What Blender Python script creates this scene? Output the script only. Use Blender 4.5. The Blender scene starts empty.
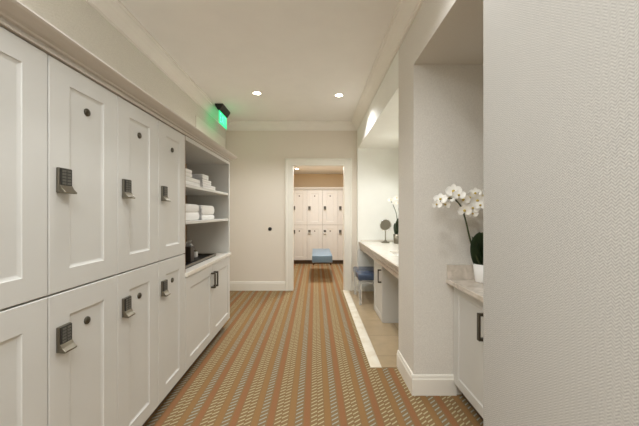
import bpy, bmesh, math, random
from mathutils import Vector, Matrix
PI = math.pi
col = bpy.context.scene.collection
random.seed(7)

# ------------------------------------------------------------------ materials
class NT:
    def __init__(s, name):
        s.m = bpy.data.materials.new(name); s.m.use_nodes = True
        s.t = s.m.node_tree; s.b = s.t.nodes['Principled BSDF']
    def n(s, typ, **kw):
        nd = s.t.nodes.new(typ)
        for k, v in kw.items(): setattr(nd, k, v)
        return nd
    def l(s, a, b): s.t.links.new(a, b)
    def val(s, x, sock):
        if isinstance(x, (int, float)): sock.default_value = x
        else: s.l(x, sock)
    def math(s, op, a, b=0.0, c=None):
        nd = s.n('ShaderNodeMath', operation=op)
        s.val(a, nd.inputs[0]); s.val(b, nd.inputs[1])
        if c is not None: s.val(c, nd.inputs[2])
        return nd.outputs[0]
    def pos(s):
        g = s.n('ShaderNodeNewGeometry'); x = s.n('ShaderNodeSeparateXYZ')
        s.l(g.outputs['Position'], x.inputs[0]); return x.outputs, g.outputs['Position']
    def mix(s, f, a, b):
        nd = s.n('ShaderNodeMix', data_type='RGBA')
        s.val(f, nd.inputs[0])
        for v, i in ((a, 6), (b, 7)):
            if isinstance(v, tuple): nd.inputs[i].default_value = (*v, 1)
            else: s.l(v, nd.inputs[i])
        return nd.outputs[2]

def lin(r, g, b):
    f = lambda c: c/255/12.92 if c/255 <= .04045 else ((c/255+.055)/1.055)**2.4
    return (f(r), f(g), f(b))

def paint(name, c, rough=.5, noise=.03, scale=6, metal=0, spec=.5, bump=0):
    k = NT(name); k.b.inputs['Roughness'].default_value = rough
    k.b.inputs['Metallic'].default_value = metal
    k.b.inputs['Specular IOR Level'].default_value = spec
    tc = k.n('ShaderNodeTexCoord'); nz = k.n('ShaderNodeTexNoise'); nz.inputs['Scale'].default_value = scale
    k.l(tc.outputs['Object'], nz.inputs['Vector'])
    k.l(k.mix(nz.outputs['Fac'], tuple(x*(1-noise) for x in c), tuple(min(1, x*(1+noise)) for x in c)), k.b.inputs['Base Color'])
    if bump:
        bp = k.n('ShaderNodeBump'); bp.inputs['Strength'].default_value = bump; bp.inputs['Distance'].default_value = .002
        nz2 = k.n('ShaderNodeTexNoise'); nz2.inputs['Scale'].default_value = 300
        k.l(tc.outputs['Object'], nz2.inputs['Vector']); k.l(nz2.outputs['Fac'], bp.inputs['Height'])
        k.l(bp.outputs[0], k.b.inputs['Normal'])
    return k.m

def wallcloth(name, c1, c2):
    k = NT(name); k.b.inputs['Roughness'].default_value = .85
    k.b.inputs['Specular IOR Level'].default_value = .2
    xyz, p = k.pos()
    h = k.math('ADD', xyz[0], xyz[1])
    tri = k.math('PINGPONG', h, .010)
    ph = k.math('ADD', xyz[2], k.math('MULTIPLY', tri, .9))
    w = k.math('SINE', k.math('MULTIPLY', ph, 2*PI/.008))
    nz = k.n('ShaderNodeTexNoise'); nz.inputs['Scale'].default_value = 190; nz.inputs['Detail'].default_value = 3
    k.l(p, nz.inputs['Vector'])
    f = k.math('ADD', k.math('MULTIPLY', w, .25), k.math('ADD', k.math('MULTIPLY', nz.outputs['Fac'], 1.0), 0.0))
    cl = k.n('ShaderNodeClamp'); k.l(f, cl.inputs[0])
    k.l(k.mix(cl.outputs[0], c1, c2), k.b.inputs['Base Color'])
    bp = k.n('ShaderNodeBump'); bp.inputs['Strength'].default_value = .25; bp.inputs['Distance'].default_value = .0012
    k.l(f, bp.inputs['Height']); k.l(bp.outputs[0], k.b.inputs['Normal'])
    return k.m

def carpet_mat():
    k = NT('striped carpet'); k.b.inputs['Roughness'].default_value = .95
    k.b.inputs['Specular IOR Level'].default_value = .1
    xyz, p = k.pos()
    P = .2225
    u = k.math('FRACT', k.math('MULTIPLY', k.math('ADD', xyz[0], .05 + .018 + P*20), 1/P))
    def band(a, b):  # 1 inside
        return k.math('MULTIPLY', k.math('GREATER_THAN', u, a/P), k.math('LESS_THAN', u, b/P))
    ramp = k.n('ShaderNodeValToRGB'); ramp.color_ramp.interpolation = 'CONSTANT'
    stops = [(0, lin(148, 106, 73)), (.037, lin(138, 111, 78)), (.128, lin(149, 115, 76)), (.166, lin(138, 113, 80)), (.2215, lin(148, 106, 73))]
    e = ramp.color_ramp.elements
    for i, (q, c) in enumerate(stops):
        if i < 2: el = e[i]; el.position = q/P
        else: el = e.new(q/P)
        el.color = (*c, 1)
    k.l(u, ramp.inputs[0])
    def dashes(a, b, off, sl=.75, per=.037, duty=.30):
        t = k.math('FRACT', k.math('MULTIPLY', k.math('ADD', k.math('SUBTRACT', xyz[1], k.math('MULTIPLY', xyz[0], sl)), 20+off), 1/per))
        return k.math('MULTIPLY', band(a, b), k.math('LESS_THAN', t, duty))
    yel = k.math('ADD', dashes(.044, .081, 0), dashes(.086, .123, .017))
    blu = dashes(.171, .213, .007)
    c = k.mix(yel, ramp.outputs[0], lin(182, 172, 136))
    c = k.mix(blu, c, lin(162, 164, 150))
    nz = k.n('ShaderNodeTexNoise'); nz.inputs['Scale'].default_value = 260; nz.inputs['Detail'].default_value = 2
    k.l(p, nz.inputs['Vector'])
    m = k.n('ShaderNodeMix', data_type='RGBA', blend_type='MULTIPLY'); m.inputs[0].default_value = .85
    k.l(c, m.inputs[6])
    r2 = k.n('ShaderNodeValToRGB'); r2.color_ramp.elements[0].color = (.55, .55, .55, 1); r2.color_ramp.elements[1].color = (1.25, 1.25, 1.25, 1)
    k.l(nz.outputs['Fac'], r2.inputs[0]); k.l(r2.outputs[0], m.inputs[7])
    k.l(m.outputs[2], k.b.inputs['Base Color'])
    bp = k.n('ShaderNodeBump'); bp.inputs['Strength'].default_value = .4; bp.inputs['Distance'].default_value = .003
    k.l(nz.outputs['Fac'], bp.inputs['Height']); k.l(bp.outputs[0], k.b.inputs['Normal'])
    return k.m

def stone(name, c1, c2, rough=.25, scale=5):
    k = NT(name); k.b.inputs['Roughness'].default_value = rough
    xyz, p = k.pos()
    nz = k.n('ShaderNodeTexNoise'); nz.inputs['Scale'].default_value = scale; nz.inputs['Detail'].default_value = 8; nz.inputs['Distortion'].default_value = 1.2
    k.l(p, nz.inputs['Vector'])
    r = k.n('ShaderNodeValToRGB'); r.color_ramp.elements[0].position = .35; r.color_ramp.elements[1].position = .65
    r.color_ramp.elements[0].color = (*c1, 1); r.color_ramp.elements[1].color = (*c2, 1)
    k.l(nz.outputs['Fac'], r.inputs[0]); k.l(r.outputs[0], k.b.inputs['Base Color'])
    return k.m

def tile_mat():
    k = NT('stone floor tile'); k.b.inputs['Roughness'].default_value = .3
    xyz, p = k.pos()
    br = k.n('ShaderNodeTexBrick'); br.offset = 0; br.inputs['Scale'].default_value = 1
    br.inputs['Brick Width'].default_value = .45; br.inputs['Row Height'].default_value = .45; br.inputs['Mortar Size'].default_value = .003
    br.inputs['Color1'].default_value = (*lin(196, 174, 140), 1); br.inputs['Color2'].default_value = (*lin(188, 166, 132), 1)
    br.inputs['Mortar'].default_value = (*lin(150, 130, 105), 1)
    k.l(p, br.inputs['Vector'])
    nz = k.n('ShaderNodeTexNoise'); nz.inputs['Scale'].default_value = 9; nz.inputs['Detail'].default_value = 6; k.l(p, nz.inputs['Vector'])
    m = k.n('ShaderNodeMix', data_type='RGBA', blend_type='MULTIPLY'); m.inputs[0].default_value = .3
    k.l(br.outputs['Color'], m.inputs[6]); k.l(nz.outputs['Fac'], m.inputs[7]); k.l(m.outputs[2], k.b.inputs['Base Color'])
    return k.m

def emit(name, c, s):
    k = NT(name); k.b.inputs['Base Color'].default_value = (*c, 1)
    k.b.inputs['Emission Color'].default_value = (*c, 1); k.b.inputs['Emission Strength'].default_value = s
    return k.m

def clear(name, c, rough=.02, t=.72, ior=1.45):
    k = NT(name); k.b.inputs['Base Color'].default_value = (*c, 1); k.b.inputs['Roughness'].default_value = rough
    k.b.inputs['Transmission Weight'].default_value = t; k.b.inputs['IOR'].default_value = ior
    return k.m

M = dict(
    locker=paint('white locker paint', lin(209, 208, 203), .38),
    tan=paint('tan cabinet interior', lin(160, 136, 112), .6),  # darker tone for the shelf unit's back and near side
    cornice=paint('cornice paint', lin(204, 197, 188), .45),
    toe=paint('dark toe kick', lin(92, 74, 58), .7),
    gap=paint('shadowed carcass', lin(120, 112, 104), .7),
    trim=paint('white trim paint', lin(236, 232, 222), .4),
    crown=paint('crown paint', lin(240, 236, 229), .5),
    ceil=paint('ceiling paint', lin(240, 237, 232), .8),
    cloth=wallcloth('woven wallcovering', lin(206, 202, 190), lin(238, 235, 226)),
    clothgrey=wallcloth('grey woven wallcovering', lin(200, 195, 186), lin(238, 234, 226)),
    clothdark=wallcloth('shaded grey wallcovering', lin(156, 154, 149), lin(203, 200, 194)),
    endwall=wallcloth('cream wallcovering', lin(220, 211, 199), lin(236, 228, 216)),
    alcove=paint('pale alcove paint', lin(240, 240, 234), .7),
    farwall=paint('tan wall paint', lin(222, 202, 170), .7),
    carpet=carpet_mat(), tile=tile_mat(),
    marble=stone('cream marble', lin(232, 222, 200), lin(244, 238, 222)),
    quartz=stone('pale beige stone', lin(224, 218, 208), lin(236, 231, 222), .2, 12),
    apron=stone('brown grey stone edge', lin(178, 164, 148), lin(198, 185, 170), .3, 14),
    greystone=stone('beige grey stone', lin(196, 186, 172), lin(218, 208, 196), .25, 14),
    bronze=paint('dark bronze', lin(80, 74, 62), .4, metal=.6),
    lockmetal=paint('brushed nickel', lin(118, 113, 102), .35, metal=.9),
    keypad=paint('black keypad', lin(38, 36, 32), .5),
    key=paint('grey key', lin(92, 90, 82), .5),
    silver=paint('satin silver', lin(128, 122, 108), .35, metal=.9),
    chrome=paint('chrome', lin(220, 220, 216), .08, metal=1),
    mirror=paint('mirror glass', lin(190, 192, 184), .03, metal=1),
    towel=paint('white terry', lin(244, 243, 240), .95, bump=.6, spec=.1),
    blue=paint('steel blue leather', lin(70, 86, 112), .25, noise=.06),
    paleblue=paint('pale blue leather', lin(104, 130, 150), .32, noise=.06, spec=.9),
    acrylic=clear('clear acrylic', (.97, .98, .97)), benchleg=clear('thin clear acrylic', (.99, .99, .99), t=1, ior=1.08),
    black=paint('black plastic', lin(24, 24, 24), .45),
    darkbox=paint('dark brown box', lin(58, 50, 42), .35),
    tissue=paint('tissue paper', lin(246, 244, 240), .9),
    ceramic=paint('white ceramic', lin(244, 242, 238), .15),
    leaf=paint('dark orchid leaf', lin(46, 62, 34), .35, noise=.2, scale=20),
    stem=paint('orchid stem', lin(66, 74, 44), .5),
    petal=paint('white petal', lin(250, 248, 242), .6),
    lip=paint('yellow orchid lip', lin(196, 172, 84), .6),
    moss=paint('brown moss', lin(86, 72, 50), .95, noise=.3, scale=60),
    exitgreen=emit('exit green', (.03, .8, .30), .8),
    exitletter=emit('exit letters', (.16, 1.0, .5), 1.1),
    lens=emit('lamp lens', (1, .90, .74), 14),
    knob=paint('black knob', lin(22, 20, 18), .4),
)

# ------------------------------------------------------------------ mesh builder
class MB:
    def __init__(s): s.bm = bmesh.new()
    def box(s, x0, x1, y0, y1, z0, z1, bev=0, seg=2):
        t = bmesh.new(); bmesh.ops.create_cube(t, size=1)
        for v in t.verts:
            v.co = Vector((x0+(v.co.x+.5)*(x1-x0), y0+(v.co.y+.5)*(y1-y0), z0+(v.co.z+.5)*(z1-z0)))
        if bev: bmesh.ops.bevel(t, geom=t.edges[:], offset=bev, segments=seg, profile=.5, affect='EDGES')
        return s.join(t)
    def join(s, t, mat=None):
        if mat is not None: bmesh.ops.transform(t, matrix=mat, verts=t.verts)
        me = bpy.data.meshes.new('tmp'); t.to_mesh(me); t.free(); s.bm.from_mesh(me); bpy.data.meshes.remove(me); return s
    def lathe(s, prof, n=32, mat=None, cap=True):
        t = bmesh.new(); rings = []
        for r, z in prof:
            rings.append([t.verts.new((r*math.cos(2*PI*i/n), r*math.sin(2*PI*i/n), z)) for i in range(n)] if r > 1e-6 else [t.verts.new((0, 0, z))])
        for a, b in zip(rings, rings[1:]):
            for i in range(n):
                j = (i+1) % n
                if len(a) == 1 and len(b) == 1: continue
                if len(a) == 1: t.faces.new((a[0], b[j], b[i]))
                elif len(b) == 1: t.faces.new((a[i], a[j], b[0]))
                else: t.faces.new((a[i], a[j], b[j], b[i]))
        if cap:
            for q in (rings[0], rings[-1]):
                if len(q) > 2: t.faces.new(q)
        bmesh.ops.recalc_face_normals(t, faces=t.faces)
        return s.join(t, mat)
    def prism(s, pts, axis, a, b, bev=0):
        """closed polygon pts in the two axes other than `axis`, extruded a..b"""
        t = bmesh.new()
        def mk(p, q):
            return {'x': (q, p[0], p[1]), 'y': (p[0], q, p[1]), 'z': (p[0], p[1], q)}[axis]
        A = [t.verts.new(mk(p, a)) for p in pts]; B = [t.verts.new(mk(p, b)) for p in pts]
        t.faces.new(A); t.faces.new(B[::-1])
        for i in range(len(pts)):
            j = (i+1) % len(pts); t.faces.new((A[i], A[j], B[j], B[i]))
        bmesh.ops.recalc_face_normals(t, faces=t.faces)
        if bev: bmesh.ops.bevel(t, geom=t.edges[:], offset=bev, segments=2, profile=.5, affect='EDGES')
        return s.join(t)
    def tube(s, pts, rad, n=10):
        t = bmesh.new(); rings = []
        pts = [Vector(p) for p in pts]
        up = Vector((.13, .21, .97)).normalized()
        for i, p in enumerate(pts):
            d = (pts[min(i+1, len(pts)-1)]-pts[max(i-1, 0)]).normalized()
            u = d.cross(up)
            if u.length < .05: u = d.cross(Vector((1, 0, 0)))
            u.normalize(); w = d.cross(u)
            r = rad[i] if isinstance(rad, (list, tuple)) else rad
            rings.append([t.verts.new(p+u*r*math.cos(2*PI*k/n)+w*r*math.sin(2*PI*k/n)) for k in range(n)])
        for a, b in zip(rings, rings[1:]):
            for k in range(n): t.faces.new((a[k], a[(k+1) % n], b[(k+1) % n], b[k]))
        t.faces.new(rings[0]); t.faces.new(rings[-1])
        bmesh.ops.recalc_face_normals(t, faces=t.faces)
        return s.join(t)
    def build(s, name, mat, parent=None, smooth=False, loc=None, rot=None):
        me = bpy.data.meshes.new(name); s.bm.to_mesh(me); s.bm.free()
        me.materials.append(mat)
        if smooth:
            for p in me.polygons: p.use_smooth = True
        o = bpy.data.objects.new(name, me); col.objects.link(o)
        if parent: o.parent = parent
        if loc: o.location = loc
        if rot: o.rotation_euler = rot
        return o

def empty(name, loc=(0, 0, 0), rz=0):
    o = bpy.data.objects.new(name, None); col.objects.link(o); o.location = loc; o.rotation_euler = (0, 0, rz)
    o.empty_display_size = .1; return o
def tag(o, label, cat, group=None):
    o['label'] = label; o['category'] = cat
    if group: o['group'] = group
    return o
def struct(o): o['kind'] = 'structure'; return o
def copy_tree(o, parent=None):
    c = o.copy(); col.objects.link(c)
    if parent: c.parent = parent
    for ch in list(o.children): copy_tree(ch, c)
    return c

# ------------------------------------------------------------------ dimensions
LX, RX, EY, CZ = -1.46, .69, 5.0, 2.743     # left wall, right wall plane, end wall, ceiling
BK = -2.4                                    # wall behind the photographer
FX = -.947                                   # locker door face
HZ = 2.31                                    # header soffit over both alcoves
AX = 1.36                                    # alcove back wall
FARZ = 2.30

# ------------------------------------------------------------------ setting
b = MB(); b.box(-1.8, 1.6, BK-.1, 8.3, -.1, 0); struct(b.build('floor', M['carpet']))
b = MB(); b.box(-1.8, 1.6, BK-.1, EY+.13, CZ, CZ+.1); b.box(-1.8, 1.6, EY+.131, 8.3, FARZ, FARZ+.1); struct(b.build('ceiling', M['ceil']))
b = MB(); b.box(LX-.12, LX, BK, EY, 0, CZ); struct(b.build('wall_left', M['cloth']))
b = MB(); b.box(LX-.12, AX+.1, BK-.1, BK, 0, CZ); struct(b.build('wall_back', M['cloth']))
# end wall with doorway
DX0, DX1, DZ = -.357, .475, 2.044
b = MB(); b.box(LX-.12, DX0-.01, EY, EY+.13, 0, CZ); b.box(DX1+.01, AX+.1, EY, EY+.13, 0, CZ); b.box(DX0-.01, DX1+.01, EY, EY+.13, DZ+.01, CZ)
struct(b.build('wall_end', M['endwall']))
# right wall: foreground block, pier between the alcoves, header
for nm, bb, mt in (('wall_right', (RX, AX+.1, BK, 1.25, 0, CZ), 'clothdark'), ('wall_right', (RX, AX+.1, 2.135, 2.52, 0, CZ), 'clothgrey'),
               ('wall_right', (RX, AX+.1, 1.25, 2.135, HZ, CZ), 'clothgrey'), ('wall_right', (AX, AX+.1, 1.25, 2.135, 0, HZ), 'clothgrey'),
               ('wall_alcove', (RX, AX+.1, 2.52, 4.92, HZ, CZ), 'alcove'), ('wall_alcove', (AX, AX+.1, 2.52, 4.92, 0, HZ), 'alcove'),
               ('wall_alcove', (RX, AX+.1, 4.92, EY, 0, CZ), 'alcove')):
    b = MB(); b.box(*bb); struct(b.build(nm, M[mt]))
# far room
b = MB(); b.box(-.72, -.60, EY+.13, 8.2, 0, FARZ); b.box(1.0, 1.12, EY+.13, 8.2, 0, FARZ); b.box(-.72, 1.12, 8.06, 8.2, 0, FARZ)
struct(b.build('wall_far', M['farwall']))
# tile and threshold
b = MB(); b.box(.547, AX, 2.50, 4.92, 0, .006); b.box(.547, RX, 4.92, EY, 0, .006); struct(b.build('floor_tile', M['tile']))
b = MB(); b.box(.455, .547, 2.50, EY, 0, .008, .002); struct(b.build('trim_1', M['marble']))
# door casing and jamb
b = MB()
def casing(x0, x1, z0, z1, flip):
    pass
CY = EY-.022
for sx, xi, xo in ((-1, DX0, -.484), (1, DX1, .602)):
    x0, x1 = sorted((xi, xo))
    b.box(x0, x1, CY, EY, 0, 2.163, .004)
    e0, e1 = (xo, xo+.03) if sx < 0 else (xo-.03, xo)
    b.box(e0, e1, CY-.012, CY+.005, 0, 2.163, .005)
    i0, i1 = (xi-.018, xi) if sx < 0 else (xi, xi+.018)
    b.box(i0, i1, CY-.006, CY+.005, 0, DZ+.018, .003)
b.box(DX0, DX1, CY, EY, DZ, 2.163, .004)
b.box(-.484, .602, CY-.012, CY+.005, 2.133, 2.163, .005)
b.box(DX0-.018, DX1+.018, CY-.006, CY+.005, DZ, DZ+.018, .003)
b.box(DX0-.01, DX0, EY, EY+.13, 0, DZ+.01); b.box(DX1, DX1+.01, EY, EY+.13, 0, DZ+.01); b.box(DX0, DX1, EY, EY+.13, DZ, DZ+.01)
struct(b.build('trim_2', M['trim']))
# crown moulding (left, end, right), profile d=out from wall, z
CP = [(0, 2.62), (.012, 2.62), (.014, 2.636), (.024, 2.642), (.034, 2.655), (.05, 2.678), (.072, 2.70), (.09, 2.71), (.094, 2.724), (.108, 2.726), (.108, 2.743), (0, 2.743)]
b = MB()
b.prism([(LX+d, z) for d, z in CP], 'y', BK, EY)
b.prism([(RX-d, z) for d, z in CP], 'y', BK, EY)
b.prism([(EY-d, z) for d, z in CP], 'x', LX, RX)
struct(b.build('trim_3', M['crown']))
# baseboards
BP = lambda h: [(0, 0), (.015, 0), (.015, h-.03), (.011, h-.022), (.010, h-.008), (.006, h), (0, h)]
b = MB(); b.prism([(EY-d, z) for d, z in BP(.15)], 'x', LX, -.484); b.prism([(EY-d, z) for d, z in BP(.15)], 'x', .602, RX)
struct(b.build('baseboard_end', M['trim']))
b = MB()
b.prism([(RX-d, z) for d, z in BP(.14)], 'y', 2.135, 2.52); b.prism([(2.135-d, z) for d, z in BP(.14)], 'x', RX-.0151, .985)
b.prism([(RX-d, z) for d, z in BP(.14)], 'y', BK, 1.25)
struct(b.build('baseboard_right', M['trim']))
b = MB(); b.prism([(LX+d, z) for d, z in BP(.14)], 'y', 3.40, EY); b.prism([(LX+d, z) for d, z in BP(.14)], 'y', BK, .69)
struct(b.build('baseboard_left', M['trim']))

# ------------------------------------------------------------------ joinery helpers (local: front at y=0 facing -y, x across, z up)
def panel_front(b, x0, x1, z0, z1, t, px0, px1, pz0, pz1, w=.012, d=.008, raise_=None):
    """door slab thickness t with a recessed panel; front at y=0"""
    g = .0015; t_ = bmesh.new()
    x0 += g; x1 -= g; z0 += g; z1 -= g
    e = .0025
    loops = [[(x0, t, z0), (x1, t, z0), (x1, t, z1), (x0, t, z1)],
             [(x0, e, z0), (x1, e, z0), (x1, e, z1), (x0, e, z1)],
             [(x0+e, 0, z0+e), (x1-e, 0, z0+e), (x1-e, 0, z1-e), (x0+e, 0, z1-e)]]
    def rect(i, y): return [(px0+i, y, pz0+i), (px1-i, y, pz0+i), (px1-i, y, pz1-i), (px0+i, y, pz1-i)]
    loops += [rect(0, 0), rect(.002, .003), rect(w*.6, d*.8), rect(w, d)]
    if raise_: loops += [rect(w+.006, d), rect(w+raise_, d*.35)]
    vs = [[t_.verts.new(p) for p in L] for L in loops]
    t_.faces.new(vs[0])
    for A, B in zip(vs, vs[1:]):
        for i in range(4): t_.faces.new((A[i], A[(i+1) % 4], B[(i+1) % 4], B[i]))
    t_.faces.new(vs[-1])
    bmesh.ops.recalc_face_normals(t_, faces=t_.faces)
    b.join(t_)

def make_lock(door, lx, zt):
    """keypad lock: top at zt, left at lx, height .094, width .06"""
    b = MB(); b.box(lx, lx+.06, -.012, .0, zt-.094, zt, .003)
    pl = b.build('lock_plate', M['lockmetal'], door)
    b = MB(); b.box(lx+.005, lx+.057, -.015, -.011, zt-.066, zt-.003, .001)
    b.build('keypad', M['keypad'], door)
    b = MB()
    for r in range(5):
        for c in range(2):
            x = lx+.011+c*.022; z = zt-.008-r*.0115
            b.box(x, x+.018, -.0165, -.0145, z-.008, z, .0005, 1)
    b.build('key', M['key'], door)
    b = MB()
    b.prism([(-.0105, zt-.064), (-.0155, zt-.065), (-.022, zt-.078), (-.034, zt-.090), (-.033, zt-.096), (-.010, zt-.0945)], 'x', lx+.002, lx+.058, .001)
    b.build('lock_lever', M['silver'], door)

def make_locker(w=.381):
    root = empty('locker')
    b = MB()
    b.box(.0005, w-.0005, .0205, .49, .10, 1.836)
    b.build('carcass', M['gap'], root)
    b = MB(); b.box(.0005, w-.0005, .075, .47, 0, .099); b.build('toe_kick', M['toe'], root)
    for z0, z1, pb, pt, lock, disc in ((.976, 1.835, 1.058, 1.758, 1.438, 1.690), (.102, .973, .182, .880, .851, .822)):
        b = MB(); panel_front(b, 0, w, z0, z1, .02, .093, w-.096, pb, pt, .013, .007)
        d = b.build('door', M['locker'], root)
        make_lock(d, .030, lock)
        b = MB(); b.lathe([(0, -.003), (.013, -.003), (.0155, -.001), (.016, .002), (.016, .012)], 24, Matrix.Translation((w/2, .003, disc)) @ Matrix.Rotation(-PI/2, 4, 'X') @ Matrix.Scale(1, 4))
        b.build('number_disc', M['bronze'], d, True)
    return root

def handle(parent, x, z0, z1, name='handle', out=.030, r=.0125):
    b = MB()
    b.box(x-r, x+r, -out-.010, -out, z0, z1, .0015)
    b.box(x-r, x+r, -out, 0.0, z0, z0+.014, .001)
    b.box(x-r, x+r, -out, 0.0, z1-.014, z1, .001)
    return b.build(name, M['bronze'], parent)

# ------------------------------------------------------------------ lockers on the left
L0 = make_locker()
tag(L0, 'white two-door locker nearest the camera at the left frame edge, its locks out of frame', 'locker', 'lockers along the left wall')
YS = [.703, 1.084, 1.4635, 1.844]
lab = [None,
       'second white two-door locker from the camera, with the largest keypad locks in view',
       'third white two-door locker from the camera, one before the locker beside the shelves',
       'white two-door locker directly beside the open towel shelves, farthest of the left row']
L0.location = (FX, YS[0]-.001, 0); L0.rotation_euler = (0, 0, PI/2)
for i in (1, 2, 3):
    c = copy_tree(L0); c.location = (FX, YS[i], 0); c['label'] = lab[i]
# ------------------------------------------------------------------ lockers in the far room
FL = ['first white locker from the left through the doorway', 'second white locker from the left through the doorway, partly behind the blue bench',
      'third white locker from the left through the doorway, behind right side of the bench', 'rightmost white locker through the doorway, cut off by the right jamb']
for i in range(4):
    c = copy_tree(L0); c.location = (-.579+i*.382, 7.55, 0); c.rotation_euler = (0, 0, 0)
    c['label'] = FL[i]; c['group'] = 'lockers in the far room'
    for ch in c.children:
        if ch.name.startswith('carcass'): pass
# cornice of the far lockers
b = MB()
b.prism([(7.555, 1.838), (7.55, 1.842), (7.535, 1.85), (7.51, 1.885), (7.505, 1.905), (8.04, 1.905), (8.04, 1.838)], 'x', -.585, .985)
tag(b.build('cornice', M['locker']), 'white cornice running along the tops of the far room lockers', 'moulding')

# ------------------------------------------------------------------ linen cabinet beyond the lockers
SY0, SY1 = 2.228, 3.395
root = empty('base_cabinet', (FX, SY0, 0), PI/2)
tag(root, 'white two-door base cabinet with dark handles under the open towel shelves', 'cabinet')
W = SY1-SY0
b = MB(); b.box(.0, W, .0205, .49, .10, .800); b.build('carcass', M['locker'], root)
b = MB(); b.box(0, W-.02, .075, .47, 0, .099); b.build('toe_kick', M['toe'], root)
mid = 2.822-SY0
for x0, x1, hx in ((0, mid, mid-.035), (mid, W, mid+.035)):
    b = MB(); panel_front(b, x0, x1, .102, .799, .02, x0+.092, x1-.075, .182, .705, .013, .007)
    d = b.build('door', M['locker'], root)
    handle(d, hx, .585, .725)
b = MB(); b.box(FX-.500, FX+.012, SY0+.001, SY1+.012, .802, .832, .003)
tag(b.build('worktop', M['quartz']), 'pale stone worktop on the base cabinet below the towel shelves', 'worktop')
# hutch
root = empty('shelf_unit', (FX, SY0, .833), PI/2)
tag(root, 'white open shelf unit holding folded towels, end of the locker run', 'shelf unit')
H0, H1 = 0, 1.003
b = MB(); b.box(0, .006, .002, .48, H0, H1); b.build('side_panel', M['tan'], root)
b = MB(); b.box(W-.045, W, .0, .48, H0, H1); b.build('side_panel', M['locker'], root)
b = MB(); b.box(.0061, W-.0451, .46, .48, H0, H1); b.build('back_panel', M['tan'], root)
b = MB(); b.box(.0061, W-.0451, .0, .4599, .972, H1); b.build('top_panel', M['locker'], root)
for z in (1.463, 1.186):
    b = MB(); b.box(.0062, W-.0452, .004, .4598, z-.833, z+.023-.833, .002); b.build('shelf', M['locker'], root)
# cornice over lockers and shelves
prof = [(-.50, 1.838), (.0, 1.838), (.009, 1.838), (.011, 1.845), (.002, 1.848), (.002, 1.859), (.013, 1.862), (.016, 1.868), (.030, 1.872), (.046, 1.879), (.060, 1.889), (.066, 1.896), (.066, 1.902), (-.50, 1.902)]
b = MB()
b.prism([(FX+d, z) for d, z in prof], 'y', .70, SY1)
b.prism([(SY1+max(d, -.02), z) for d, z in prof[1:-1]] + [(SY1-.02, 1.902), (SY1-.02, 1.838)], 'x', FX-.50, FX+.002)
# mitred corner block
t = bmesh.new(); pr = prof[1:-1]
A = [t.verts.new((FX+d, SY1-.001, z)) for d, z in pr]; B = [t.verts.new((FX+d, SY1+d, z)) for d, z in pr]; C = [t.verts.new((FX, SY1+d, z)) for d, z in pr]
for P, Q in ((A, B), (B, C)):
    for i in range(len(pr)-1): t.faces.new((P[i], P[i+1], Q[i+1], Q[i]))
top = t.verts.new((FX, SY1, 1.902)); t.faces.new((A[-1], B[-1], C[-1], top))
bmesh.ops.recalc_face_normals(t, faces=t.faces); b.join(t)
tag(b.build('cornice', M['cornice']), 'long white cornice running over the left lockers and the towel shelves', 'moulding')
# pale raised rectangle on the wall above the shelves
b = MB(); b.box(LX, LX+.012, 3.72, 4.92, 1.95, 2.46, .004)
root = b.build('wall_panel', M['trim'])
tag(root, 'pale flat panel on the wall above the towel shelves, below the exit sign', 'panel')

# ------------------------------------------------------------------ towels
def towel_mesh(w, d, h, folds=2):
    """folded towel: front fold edge along +y... local: x depth 0..d (front at 0), y width, rounded ends"""
    b = MB(); lh = h/folds
    for k in range(folds):
        n = 10; pts = []
        z0 = k*lh; r = lh/2
        for i in range(n+1):
            a = -PI/2+PI*i/n; pts.append((w-r*1.1+r*1.1*math.cos(a), z0+r+r*math.sin(a)))
        for i in range(n+1):
            a = PI/2+PI*i/n; pts.append((r*1.1+r*1.1*math.cos(a), z0+r+r*math.sin(a)))
        b.prism(pts, 'x', -d, 0, lh*.16)
    return b
def towel(x, y, z, w, d, h, label, group, folds=2, rz=0):
    o = towel_mesh(w, d, h, folds).build('towel', M['towel'], None, True, (x, y, z), (0, 0, rz))
    return tag(o, label, 'towel', group)
z1, z2 = 1.4862, 1.2092
g1, g2 = 'towels on the upper shelf', 'towels on the lower shelf'
towel(-.985, 2.275, z1, .345, .32, .066, 'wide folded white towel, bottom of the left pile on the upper shelf', g1)
towel(-.985, 2.275, z1+.0665, .175, .30, .060, 'small folded white towel on top of the left pile, upper shelf', g1)
towel(-.985, 2.675, z1, .345, .32, .042, 'widest white towel, bottom of the stepped right pile on the upper shelf', g1)
towel(-.985, 2.675, z1+.0425, .225, .30, .042, 'middle white towel in the stepped right pile on the upper shelf', g1)
towel(-.985, 2.675, z1+.085, .15, .28, .042, 'top white towel of the stepped right pile on the upper shelf', g1)
towel(-.985, 2.275, z2, .335, .33, .066, 'thick folded white towel, bottom of the left pile on the lower shelf', g2, 1)
towel(-.985, 2.275, z2+.0665, .325, .32, .066, 'thick folded white towel, top of the left pile on the lower shelf', g2, 1)
towel(-.985, 2.655, z2, .335, .33, .042, 'thin folded white towel, bottom of the right pile on the lower shelf', g2, 1)
towel(-.985, 2.655, z2+.0425, .345, .32, .088, 'plump rolled white towel on top of the right pile, lower shelf', g2, 1)

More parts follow.
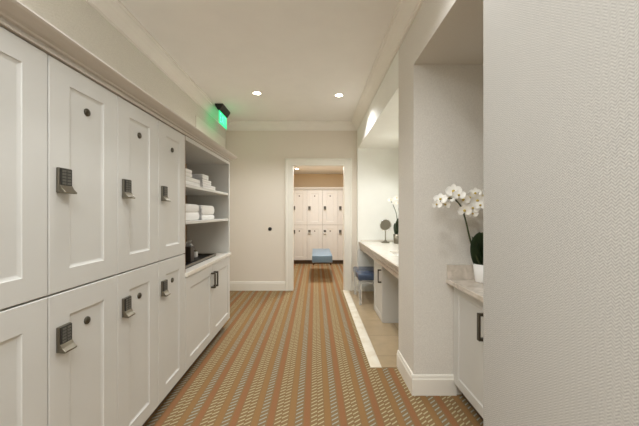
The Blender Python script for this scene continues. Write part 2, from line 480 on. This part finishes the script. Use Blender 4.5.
# ------------------------------------------------------------------ things on the left worktop
root = empty('tray', (-1.14, 2.74, .8322)); tag(root, 'black rectangular tray with grey rim on the left worktop', 'tray')
b = MB(); b.box(-.13, .13, -.37, .37, 0, .008); b.build('base', M['black'], root)
b = MB()
for a in ((-.13, -.122, -.37, .37), (.122, .13, -.37, .37), (-.122, .122, -.37, -.362), (-.122, .122, .362, .37)): b.box(*a, .0081, .026, .001)
b.build('rim', M['lockmetal'], root)
root = empty('tissue_box', (-1.12, 2.69, .8404)); tag(root, 'dark tissue box with a white tissue popping out, on the black tray', 'tissue box')
b = MB(); b.box(-.04, .04, -.04, .04, 0, .135, .005); b.build('box', M['darkbox'], root)
b = MB()
t = bmesh.new(); n = 9; top = []; bot = []
for i in range(n):
    u = i/(n-1)-.5
    bot.append(t.verts.new((.008*math.sin(9*u), u*.045, .0)))
    top.append(t.verts.new((.022*math.sin(7*u+1), u*.10, .062-.11*abs(u-.1)+.006*math.cos(20*u))))
for i in range(n-1): t.faces.new((bot[i], bot[i+1], top[i+1], top[i]))
bmesh.ops.solidify(t, geom=t.faces[:], thickness=.003)
t2 = t.copy(); t3 = t.copy()
b.join(t, Matrix.Translation((.005, .012, .1345))); b.join(t2, Matrix.Translation((.005, .012, .1345)) @ Matrix.Rotation(1.2, 4, 'Z')); b.join(t3, Matrix.Translation((.005, .012, .1345)) @ Matrix.Rotation(2.2, 4, 'Z') @ Matrix.Scale(.8, 4)); b.build('tissue', M['tissue'], root, True)
root = empty('jar', (-1.165, 2.97, .8404)); tag(root, 'small white jar beside the dark tissue box on the tray', 'jar')
b = MB(); b.lathe([(0, 0), (.020, 0), (.022, .003), (.022, .05), (.018, .056)], 24); b.build('body', M['ceramic'], root, True)
b = MB(); b.lathe([(0, .0562), (.019, .0562), (.019, .068), (.016, .07), (0, .07)], 24); b.build('lid', M['silver'], root, True)

# ------------------------------------------------------------------ exit sign
root = empty('exit_sign', (-1.293, 4.28, CZ)); tag(root, 'green illuminated EXIT sign hanging from a black ceiling housing', 'exit sign')
b = MB(); b.prism([(-.055, 0), (.055, 0), (.055, -.02), (.014, -.085), (-.014, -.085), (-.055, -.02)], 'y', -.18, .18, .003); b.build('housing', M['black'], root)
b = MB(); b.box(-.004, .004, -.172, .172, -.255, -.0852, .001); pn = b.build('sign_panel', M['exitgreen'], root)
b = MB()
def bar(y0, z0, y1, z1, th=.015):
    d = Vector((0, y1-y0, z1-z0)); L = d.length; a = math.atan2(d.z, d.y)
    t = bmesh.new(); bmesh.ops.create_cube(t, size=1)
    b.join(t, Matrix.Translation((.005, (y0+y1)/2, (z0+z1)/2)) @ Matrix.Rotation(a, 4, 'X') @ Matrix.Diagonal((.002, L, th, 1)))
zb, zt = -.225, -.115
y = -.135; bar(y, zb-.007, y, zt+.007); bar(y, zt, y+.05, zt); bar(y, (zb+zt)/2, y+.042, (zb+zt)/2); bar(y, zb, y+.05, zb)
y = -.06; bar(y, zb, y+.06, zt); bar(y, zt, y+.06, zb)
y = .03; bar(y, zb-.007, y, zt+.007)
y = .065; bar(y, zt, y+.065, zt); bar(y+.0325, zb-.007, y+.0325, zt)
b.build('lettering', M['exitletter'], pn)

# ------------------------------------------------------------------ downlights
def downlight(x, y, z, label):
    r = empty('recessed_downlight', (x, y, z)); tag(r, label, 'ceiling light', 'recessed ceiling downlights')
    b = MB(); b.lathe([(.045, -.0005), (.045, -.004), (.058, -.006), (.062, -.003), (.062, -.0002)], 32, cap=False); b.build('trim_ring', M['trim'], r, True)
    b = MB(); b.lathe([(0, -.003), (.044, -.003), (.044, -.001), (0, -.001)], 32); b.build('lens', M['lens'], r)
downlight(-.712, 3.744, CZ, 'left one of two recessed ceiling downlights near the exit sign')
downlight(.300, 3.81, CZ, 'right one of two recessed ceiling downlights, near the right wall')
downlight(-.42, 7.10, FARZ, 'recessed ceiling downlight seen through the doorway in the far room')

# wall button
root = empty('wall_button', (-.738, EY, 1.008)); tag(root, 'small round black wall button left of the doorway', 'wall button')
R90 = Matrix.Rotation(PI/2, 4, 'X')
b = MB(); b.lathe([(0, 0), (.030, 0), (.030, .004), (.027, .006), (0, .006)], 28, R90); b.build('plate', M['black'], root, True)
b = MB(); b.lathe([(0, .0062), (.017, .0062), (.018, .012), (.014, .02), (0, .021)], 28, R90); b.build('button', M['knob'], root, True)

# ------------------------------------------------------------------ vanity in the far alcove
VY0, VY1, VX = 2.523, 4.917, .720
SX0, SX1, SY_0, SY_1 = .885, 1.22, 3.05, 3.66
b = MB()
zt, zb = .812, .782
for a in ((VX, SX0, VY0, VY1), (SX1, AX-.002, VY0, VY1), (SX0, SX1, VY0, SY_0), (SX0, SX1, SY_1, VY1)): b.box(*a, zb, zt)
b.build
ct = b.build('worktop', M['quartz']); tag(ct, 'long pale stone vanity worktop in the far right alcove', 'worktop')
b = MB()
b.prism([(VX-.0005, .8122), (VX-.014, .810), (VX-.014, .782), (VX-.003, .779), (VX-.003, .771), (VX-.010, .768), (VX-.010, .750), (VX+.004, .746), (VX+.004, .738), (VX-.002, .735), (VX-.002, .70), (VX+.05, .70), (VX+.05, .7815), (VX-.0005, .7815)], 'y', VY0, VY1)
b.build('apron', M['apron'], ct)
b = MB(); b.box(VX+.02, AX-.002, VY1-.018, VY1, .8125, .838, .002); b.box(AX-.02, AX-.002, VY0, VY1-.0185, .8125, .838, .002); b.build('backsplash', M['quartz'], ct)
# basin
b = MB(); t = bmesh.new()
def rr(x0, x1, y0, y1, z, r=.05, n=6):
    out = []
    for cx, cy, a0 in ((x1-r, y1-r, 0), (x0+r, y1-r, 90), (x0+r, y0+r, 180), (x1-r, y0+r, 270)):
        for i in range(n+1):
            a = math.radians(a0+90*i/n); out.append(t.verts.new((cx+r*math.cos(a), cy+r*math.sin(a), z)))
    return out
R = [rr(SX0-.02, SX1+.02, SY_0-.02, SY_1+.02, .7815), rr(SX0, SX1, SY_0, SY_1, .7815), rr(SX0+.01, SX1-.01, SY_0+.01, SY_1-.01, .72), rr(SX0+.04, SX1-.04, SY_0+.04, SY_1-.04, .696)]
for A, B in zip(R, R[1:]):
    for i in range(len(A)): t.faces.new((A[i], A[(i+1) % len(A)], B[(i+1) % len(B)], B[i]))
t.faces.new(R[-1]); bmesh.ops.recalc_face_normals(t, faces=t.faces)
bmesh.ops.reverse_faces(t, faces=t.faces[:])
b.join(t); tag(b.build('sink_basin', M['ceramic'], None, True), 'white undermount sink basin set in the vanity worktop', 'sink')
# pedestal cabinet
PY0, PY1, PX = 3.505, 4.0, .772
root = empty('vanity_cabinet', (PX, PY1, 0.0062), -PI/2)   # faces -x : local x runs -y
tag(root, 'narrow pale vanity cabinet with dark pull, beside the blue vanity stool', 'cabinet')
W = PY1-PY0
b = MB(); b.box(0, W, .0205, .50, 0, .684); b.build('carcass', M['locker'], root)
b = MB(); panel_front(b, 0, W, .002, .690, .02, .06, W-.06, .07, .63, .008, .006)
d = b.build('door', M['locker'], root); handle(d, W-.055, .450, .605)
# stools
def make_stool(name, w, d, zs, th, seatm, legm='acrylic'):
    r = empty(name)
    b = MB(); b.box(-w/2, w/2, -d/2, d/2, zs-th, zs, (.022 if w > .4 else .010), 3); s = b.build('seat', seatm, r, True)
    b = MB()
    for z in (zs-.012, zs-th+.012):
        pass
    lw = .038
    for sx in (-1, 1):
        for sy in (-1, 1):
            x = sx*(w/2-.03); y = sy*(d/2-.03)
            b = MB(); b.box(x-lw/2, x+lw/2, y-lw/2, y+lw/2, 0, zs-th-.0005, .003); b.build('leg', M[legm], r)
    b = MB(); zr = zs-th-.05
    for sy in (-1, 1): b.box(-w/2+.05, w/2-.05, sy*(d/2-.03)-.01, sy*(d/2-.03)+.01, zr, zr+.03)
    for sx in (-1, 1): b.box(sx*(w/2-.03)-.01, sx*(w/2-.03)+.01, -d/2+.05, d/2-.05, zr, zr+.03)
    b.build('rail', M[legm], r)
    return r
s = make_stool('vanity_stool', .50, .60, .43, .095, M['blue']); s.location = (.845, 4.475, .0065)
tag(s, 'blue leather stool with clear acrylic legs, tucked under the vanity', 'stool')
s = make_stool('bench', .38, 1.15, .475, .13, M['paleblue'], 'benchleg'); s.location = (.135, 6.25, 0)
tag(s, 'pale blue upholstered bench in the far room, before the lockers', 'bench')

# makeup mirror
root = empty('makeup_mirror', (1.085, 4.70, .8125)); tag(root, 'round chrome makeup mirror on a stand, on the vanity worktop', 'mirror')
b = MB(); b.lathe([(0, 0), (.062, 0), (.064, .005), (.055, .012), (.02, .03), (.009, .045), (.008, .188), (0, .189)], 32); b.build('stand', M['silver'], root, True)
T = Matrix.Translation((0, -.005, .272)) @ Matrix.Rotation(math.radians(-28), 4, 'Z') @ Matrix.Rotation(math.radians(74), 4, 'X')
b = MB(); b.lathe([(.078, .006), (.084, .008), (.090, .002), (.090, -.008), (.08, -.012), (0, -.014)], 40, T, cap=False); b.build('frame', M['chrome'], root, True)
b = MB(); b.lathe([(0, .005), (.0785, .005), (.0785, .002), (0, .002)], 40, T); b.build('mirror_glass', M['mirror'], root)

# ------------------------------------------------------------------ orchids
def petal_bm(b, L, W, ang, tilt, cup=.15):
    t = bmesh.new(); n = 7; rows = []
    for i in range(n+1):
        u = i/n; w = W*(math.sin(PI*min(1, u*.82+.16))**.6)*(.45+1.1*u if u < .5 else 1)
        if i == n: w = W*.12
        zc = cup*L*u*u
        rows.append([t.verts.new((s*w/2, u*L, zc+abs(s)*W*.08)) for s in (-1, -.5, 0, .5, 1)])
    for A, B in zip(rows, rows[1:]):
        for k in range(4): t.faces.new((A[k], A[k+1], B[k+1], B[k]))
    b.join(t, Matrix.Rotation(ang, 4, 'Z') @ Matrix.Rotation(tilt, 4, 'X'))
def make_flower(parent, r=.045):
    """flower facing local +z"""
    b = MB()
    for a in (0, 2*PI/3*1.02, -2*PI/3*1.02): petal_bm(b, r, r*.74, a, .10)
    for a in (PI/2-.12, -PI/2+.12): petal_bm(b, r*1.1, r*1.25, a, .22)
    f = b.build('flower', M['petal'], parent, True)
    b = MB(); b.lathe([(0, -.001), (.006, .002), (.009, .008), (.006, .014), (0, .017)], 10)
    petal_bm(b, r*.35, r*.3, PI, .9); b.build('lip', M['lip'], f, True)
    return f
def face(o, d):
    q = Vector(d).to_track_quat('Z', 'Y'); o.rotation_mode = 'QUATERNION'; o.rotation_quaternion = q
def leaf(parent, base, ang, L, W, lift, droop):
    t = bmesh.new(); n = 10; rows = []
    for i in range(n+1):
        u = i/n; w = W*(math.sin(PI*(.12+.86*u))**.65)
        r = L*u; z = lift*u-droop*u*u
        rows.append([t.verts.new((s*w/2, r, z+abs(s)*w*.22)) for s in (-1, -.5, 0, .5, 1)])
    for A, B in zip(rows, rows[1:]):
        for k in range(4): t.faces.new((A[k], A[k+1], B[k+1], B[k]))
    bmesh.ops.solidify(t, geom=t.faces[:], thickness=.002)
    b = MB(); b.join(t, Matrix.Translation(base) @ Matrix.Rotation(ang-PI/2, 4, 'Z')); return b.build('leaf', M['leaf'], parent, True)
def spline(P, n=28):
    P = [Vector(p) for p in P]; out = []
    for i in range(len(P)-1):
        p0, p1, p2, p3 = P[max(i-1, 0)], P[i], P[i+1], P[min(i+2, len(P)-1)]
        for k in range(n//(len(P)-1)+1):
            t = k/(n//(len(P)-1)+1)
            out.append(.5*((2*p1)+(p2-p0)*t+(2*p0-5*p1+4*p2-p3)*t*t+(3*p1-p0-3*p2+p3)*t**3))
    out.append(P[-1]); return out
def make_orchid(loc, label, flowers, stems, leaves, pot_h=.12, pot_r=.06, fr=.045, potm=None):
    root = empty('potted_orchid', loc); tag(root, label, 'orchid')
    b = MB(); b.lathe([(0, 0), (pot_r*.78, 0), (pot_r*.80, .003), (pot_r, pot_h), (pot_r*.94, pot_h), (pot_r*.90, pot_h-.02), (0, pot_h-.02)], 36)
    b.build('pot', potm or M['ceramic'], root, True)
    b = MB(); b.lathe([(0, pot_h-.0198), (pot_r*.89, pot_h-.0198), (pot_r*.8, pot_h-.012), (0, pot_h-.006)], 24); b.build('moss', M['moss'], root, True)
    for s in stems:
        b = MB(); P = spline(s); b.tube(P, [.0065-.003*i/len(P) for i in range(len(P))], 8); b.build('stem', M['stem'], root, True)
    for l in leaves: leaf(root, *l)
    first = None
    for p, d, sc in flowers:
        if first is None: f = first = make_flower(root, fr)
        else: f = copy_tree(first, root)
        f.location = p; face(f, d); f.scale = (sc, sc, sc)
    return root
# near orchid: base on the near alcove counter
ob = (1.118, 2.03, .812)
def loc_px(px, py, Y):  # photo position -> local offset on the plant at depth Y
    return ((px-315)/305*Y-ob[0], Y-ob[1], 1.27-(py-213)/305*Y-ob[2])
D = [(438, 198, 1.98, .95), (434, 203, 1.96, .7), (443, 203, 1.99, .75), (451, 190, 2.00, 1.12), (456, 194, 1.97, .9), (461, 198, 2.02, 1.0), (462, 209, 1.98, .95), (470, 207, 2.0, .95),
     (466, 202, 2.05, .9), (475, 199, 2.0, 1.05), (481, 194, 2.03, 1.1), (478, 204, 1.97, .8), (490, 198, 2.0, 1.0), (467, 196, 2.03, .95), (473, 192, 2.04, .9), (447, 197, 2.02, .9), (470, 212, 2.0, .7), (497, 203, 2.02, .9)]
fl = []
for i, (px, py, Y, sc) in enumerate(D):
    fl.append((loc_px(px+2.5, py+1.5, Y), (-.45+.35*math.sin(i*2.1), -1, .05+.35*math.cos(i*1.7)), sc))
make_orchid(ob, 'white orchid in a white pot on the near alcove counter', fl,
            [[(-.02, -.01, .11), loc_px(472, 246, 2.03), loc_px(465, 218, 2.03), loc_px(460, 205, 2.03), loc_px(451, 198, 2.01), loc_px(439, 202, 1.99)]],
            [((0, -.005, .10), math.radians(-75), .09, .08, .15, .03), ((0, 0, .10), math.radians(40), .08, .07, .22, .04), ((-.005, 0, .10), math.radians(172), .065, .085, .23, .03),
             ((.01, 0, .10), math.radians(5), .14, .08, .22, .06), ((-.03, 0, .10), math.radians(-100), .045, .115, .25, .02), ((.02, -.01, .10), math.radians(-60), .05, .11, .21, .02)])

# far orchid
ob2 = (1.225, 4.58, .8125); ob = ob2
D2 = [(391, 200, 4.5, .9), (394, 203, 4.55, .7), (397, 198, 4.6, 1.0), (398, 203, 4.55, .8), (401, 200, 4.6, 1.0), (404, 205, 4.6, .9)]
fl = [(loc_px(px, py, Y), (-.4+.3*math.sin(i*2), -1, .1), sc) for i, (px, py, Y, sc) in enumerate(D2)]
make_orchid(ob2, 'smaller white orchid beside the round makeup mirror on the vanity', fl,
            [[(0, 0, .07), loc_px(397, 218, 4.58), loc_px(394, 207, 4.58), loc_px(391, 201, 4.52)], [(.01, 0, .07), loc_px(399, 217, 4.58), loc_px(399, 207, 4.58), loc_px(404, 204, 4.6)]],
            [((0, 0, .125), math.radians(60), .12, .06, .24, .02), ((0, 0, .125), math.radians(-90), .08, .07, .27, .02), ((-.01, 0, .125), math.radians(-120), .05, .06, .20, .02), ((0, 0, .125), math.radians(-30), .09, .06, .27, .02)],
            .14, .05, .05, M['silver'])

# ------------------------------------------------------------------ near alcove counter and cabinet
NY0, NY1 = 1.253, 2.132
b = MB(); b.box(.917, AX-.002, NY0, NY1, .781, .811, .004); ct = b.build('worktop', M['greystone']); tag(ct, 'beige stone counter in the near right alcove under the white orchid', 'worktop')
b = MB(); b.box(.92, AX-.022, NY1-.018, NY1, .8115, .91, .002); b.box(AX-.0215, AX-.002, NY0, NY1, .8115, .91, .002); b.build('backsplash', M['greystone'], ct)
root = empty('alcove_cabinet', (.965, NY1, 0), -PI/2); tag(root, 'white two-door cabinet under the near alcove counter, by the foreground wall', 'cabinet')
W = NY1-NY0
b = MB(); b.box(0, W, .0205, .39, .085, .780); b.build('carcass', M['locker'], root)
b = MB(); b.box(0, W, .06, .38, 0, .084); b.build('toe_kick', M['toe'], root)
b = MB(); b.box(0, .015, 0.002, .0204, .085, .780); b.build('filler', M['locker'], root)
for x0, x1, hx in ((.016, .44, .40), (.44, W, .48)):
    b = MB(); panel_front(b, x0, x1, .087, .778, .02, x0+.06, x1-.06, .15, .715, .008, .007)
    d = b.build('door', M['locker'], root); handle(d, hx, .545, .700)

# ------------------------------------------------------------------ lights
def spot(x, y, z, power, ang=100, blend=.5, rad=.05, c=(.97, .98, .98), tgt=None):
    L = bpy.data.lights.new('downlight_lamp', 'SPOT'); L.energy = power; L.spot_size = math.radians(ang); L.spot_blend = blend
    L.shadow_soft_size = rad; L.color = c
    o = bpy.data.objects.new('downlight_lamp', L); col.objects.link(o); o.location = (x, y, z)
    if tgt: o.rotation_euler = (Vector(tgt)-Vector((x, y, z))).to_track_quat('-Z', 'Y').to_euler()
    return o
def area(x, y, z, sx, sy, power, c=(1, .93, .84), rot=(0, 0, 0), name='added_overhead_lamp'):
    L = bpy.data.lights.new(name, 'AREA'); L.shape = 'RECTANGLE'; L.size = sx; L.size_y = sy; L.energy = power; L.color = c
    o = bpy.data.objects.new(name, L); col.objects.link(o); o.location = (x, y, z); o.rotation_euler = rot; return o
for x, y, p in ((-.712, 3.744, 48), (.30, 3.81, 48), (-.712, 1.2, 30), (.30, 1.2, 22), (-.712, -1.3, 22), (.30, -1.3, 22)):
    spot(x, y, CZ-.012, p, 135, .6, .04)
area(-.3, -.7, 2.70, 1.0, 2.4, 42, (.95, .98, 1))  # broad overhead fill added over the viewpoint, no fixture known there
# alcove
for y, p in ((3.05, 17), (4.05, 17)): spot(1.06 if y < 3.5 else 1.22, y, HZ-.01, p, 140, .5, .04, (.98, 1, .98))
# far room: overhead light added, kept small to harden the bench shadow
area(.2, 6.2, FARZ-.02, .25, .35, 27, (.98, .98, 1))

# ------------------------------------------------------------------ world, camera, view
w = bpy.data.worlds.new('World'); bpy.context.scene.world = w; w.use_nodes = True
w.node_tree.nodes['Background'].inputs[0].default_value = (.9, .95, 1, 1); w.node_tree.nodes['Background'].inputs[1].default_value = .05
cam = bpy.data.cameras.new('Camera'); co = bpy.data.objects.new('Camera', cam); col.objects.link(co)
cam.sensor_width = 36; cam.lens = 36*305/639; cam.clip_start = .02
cam.shift_x = 4.5/639; cam.shift_y = 0
co.location = (0, 0, 1.27); co.rotation_euler = (PI/2, 0, 0)
sc = bpy.context.scene; sc.camera = co
sc.view_settings.view_transform = 'Standard'; sc.view_settings.look = 'None'; sc.view_settings.exposure = .48
try:
    sc.cycles.use_denoising = True; sc.cycles.max_bounces = 10; sc.cycles.diffuse_bounces = 6; sc.cycles.transmission_bounces = 10
except Exception: pass
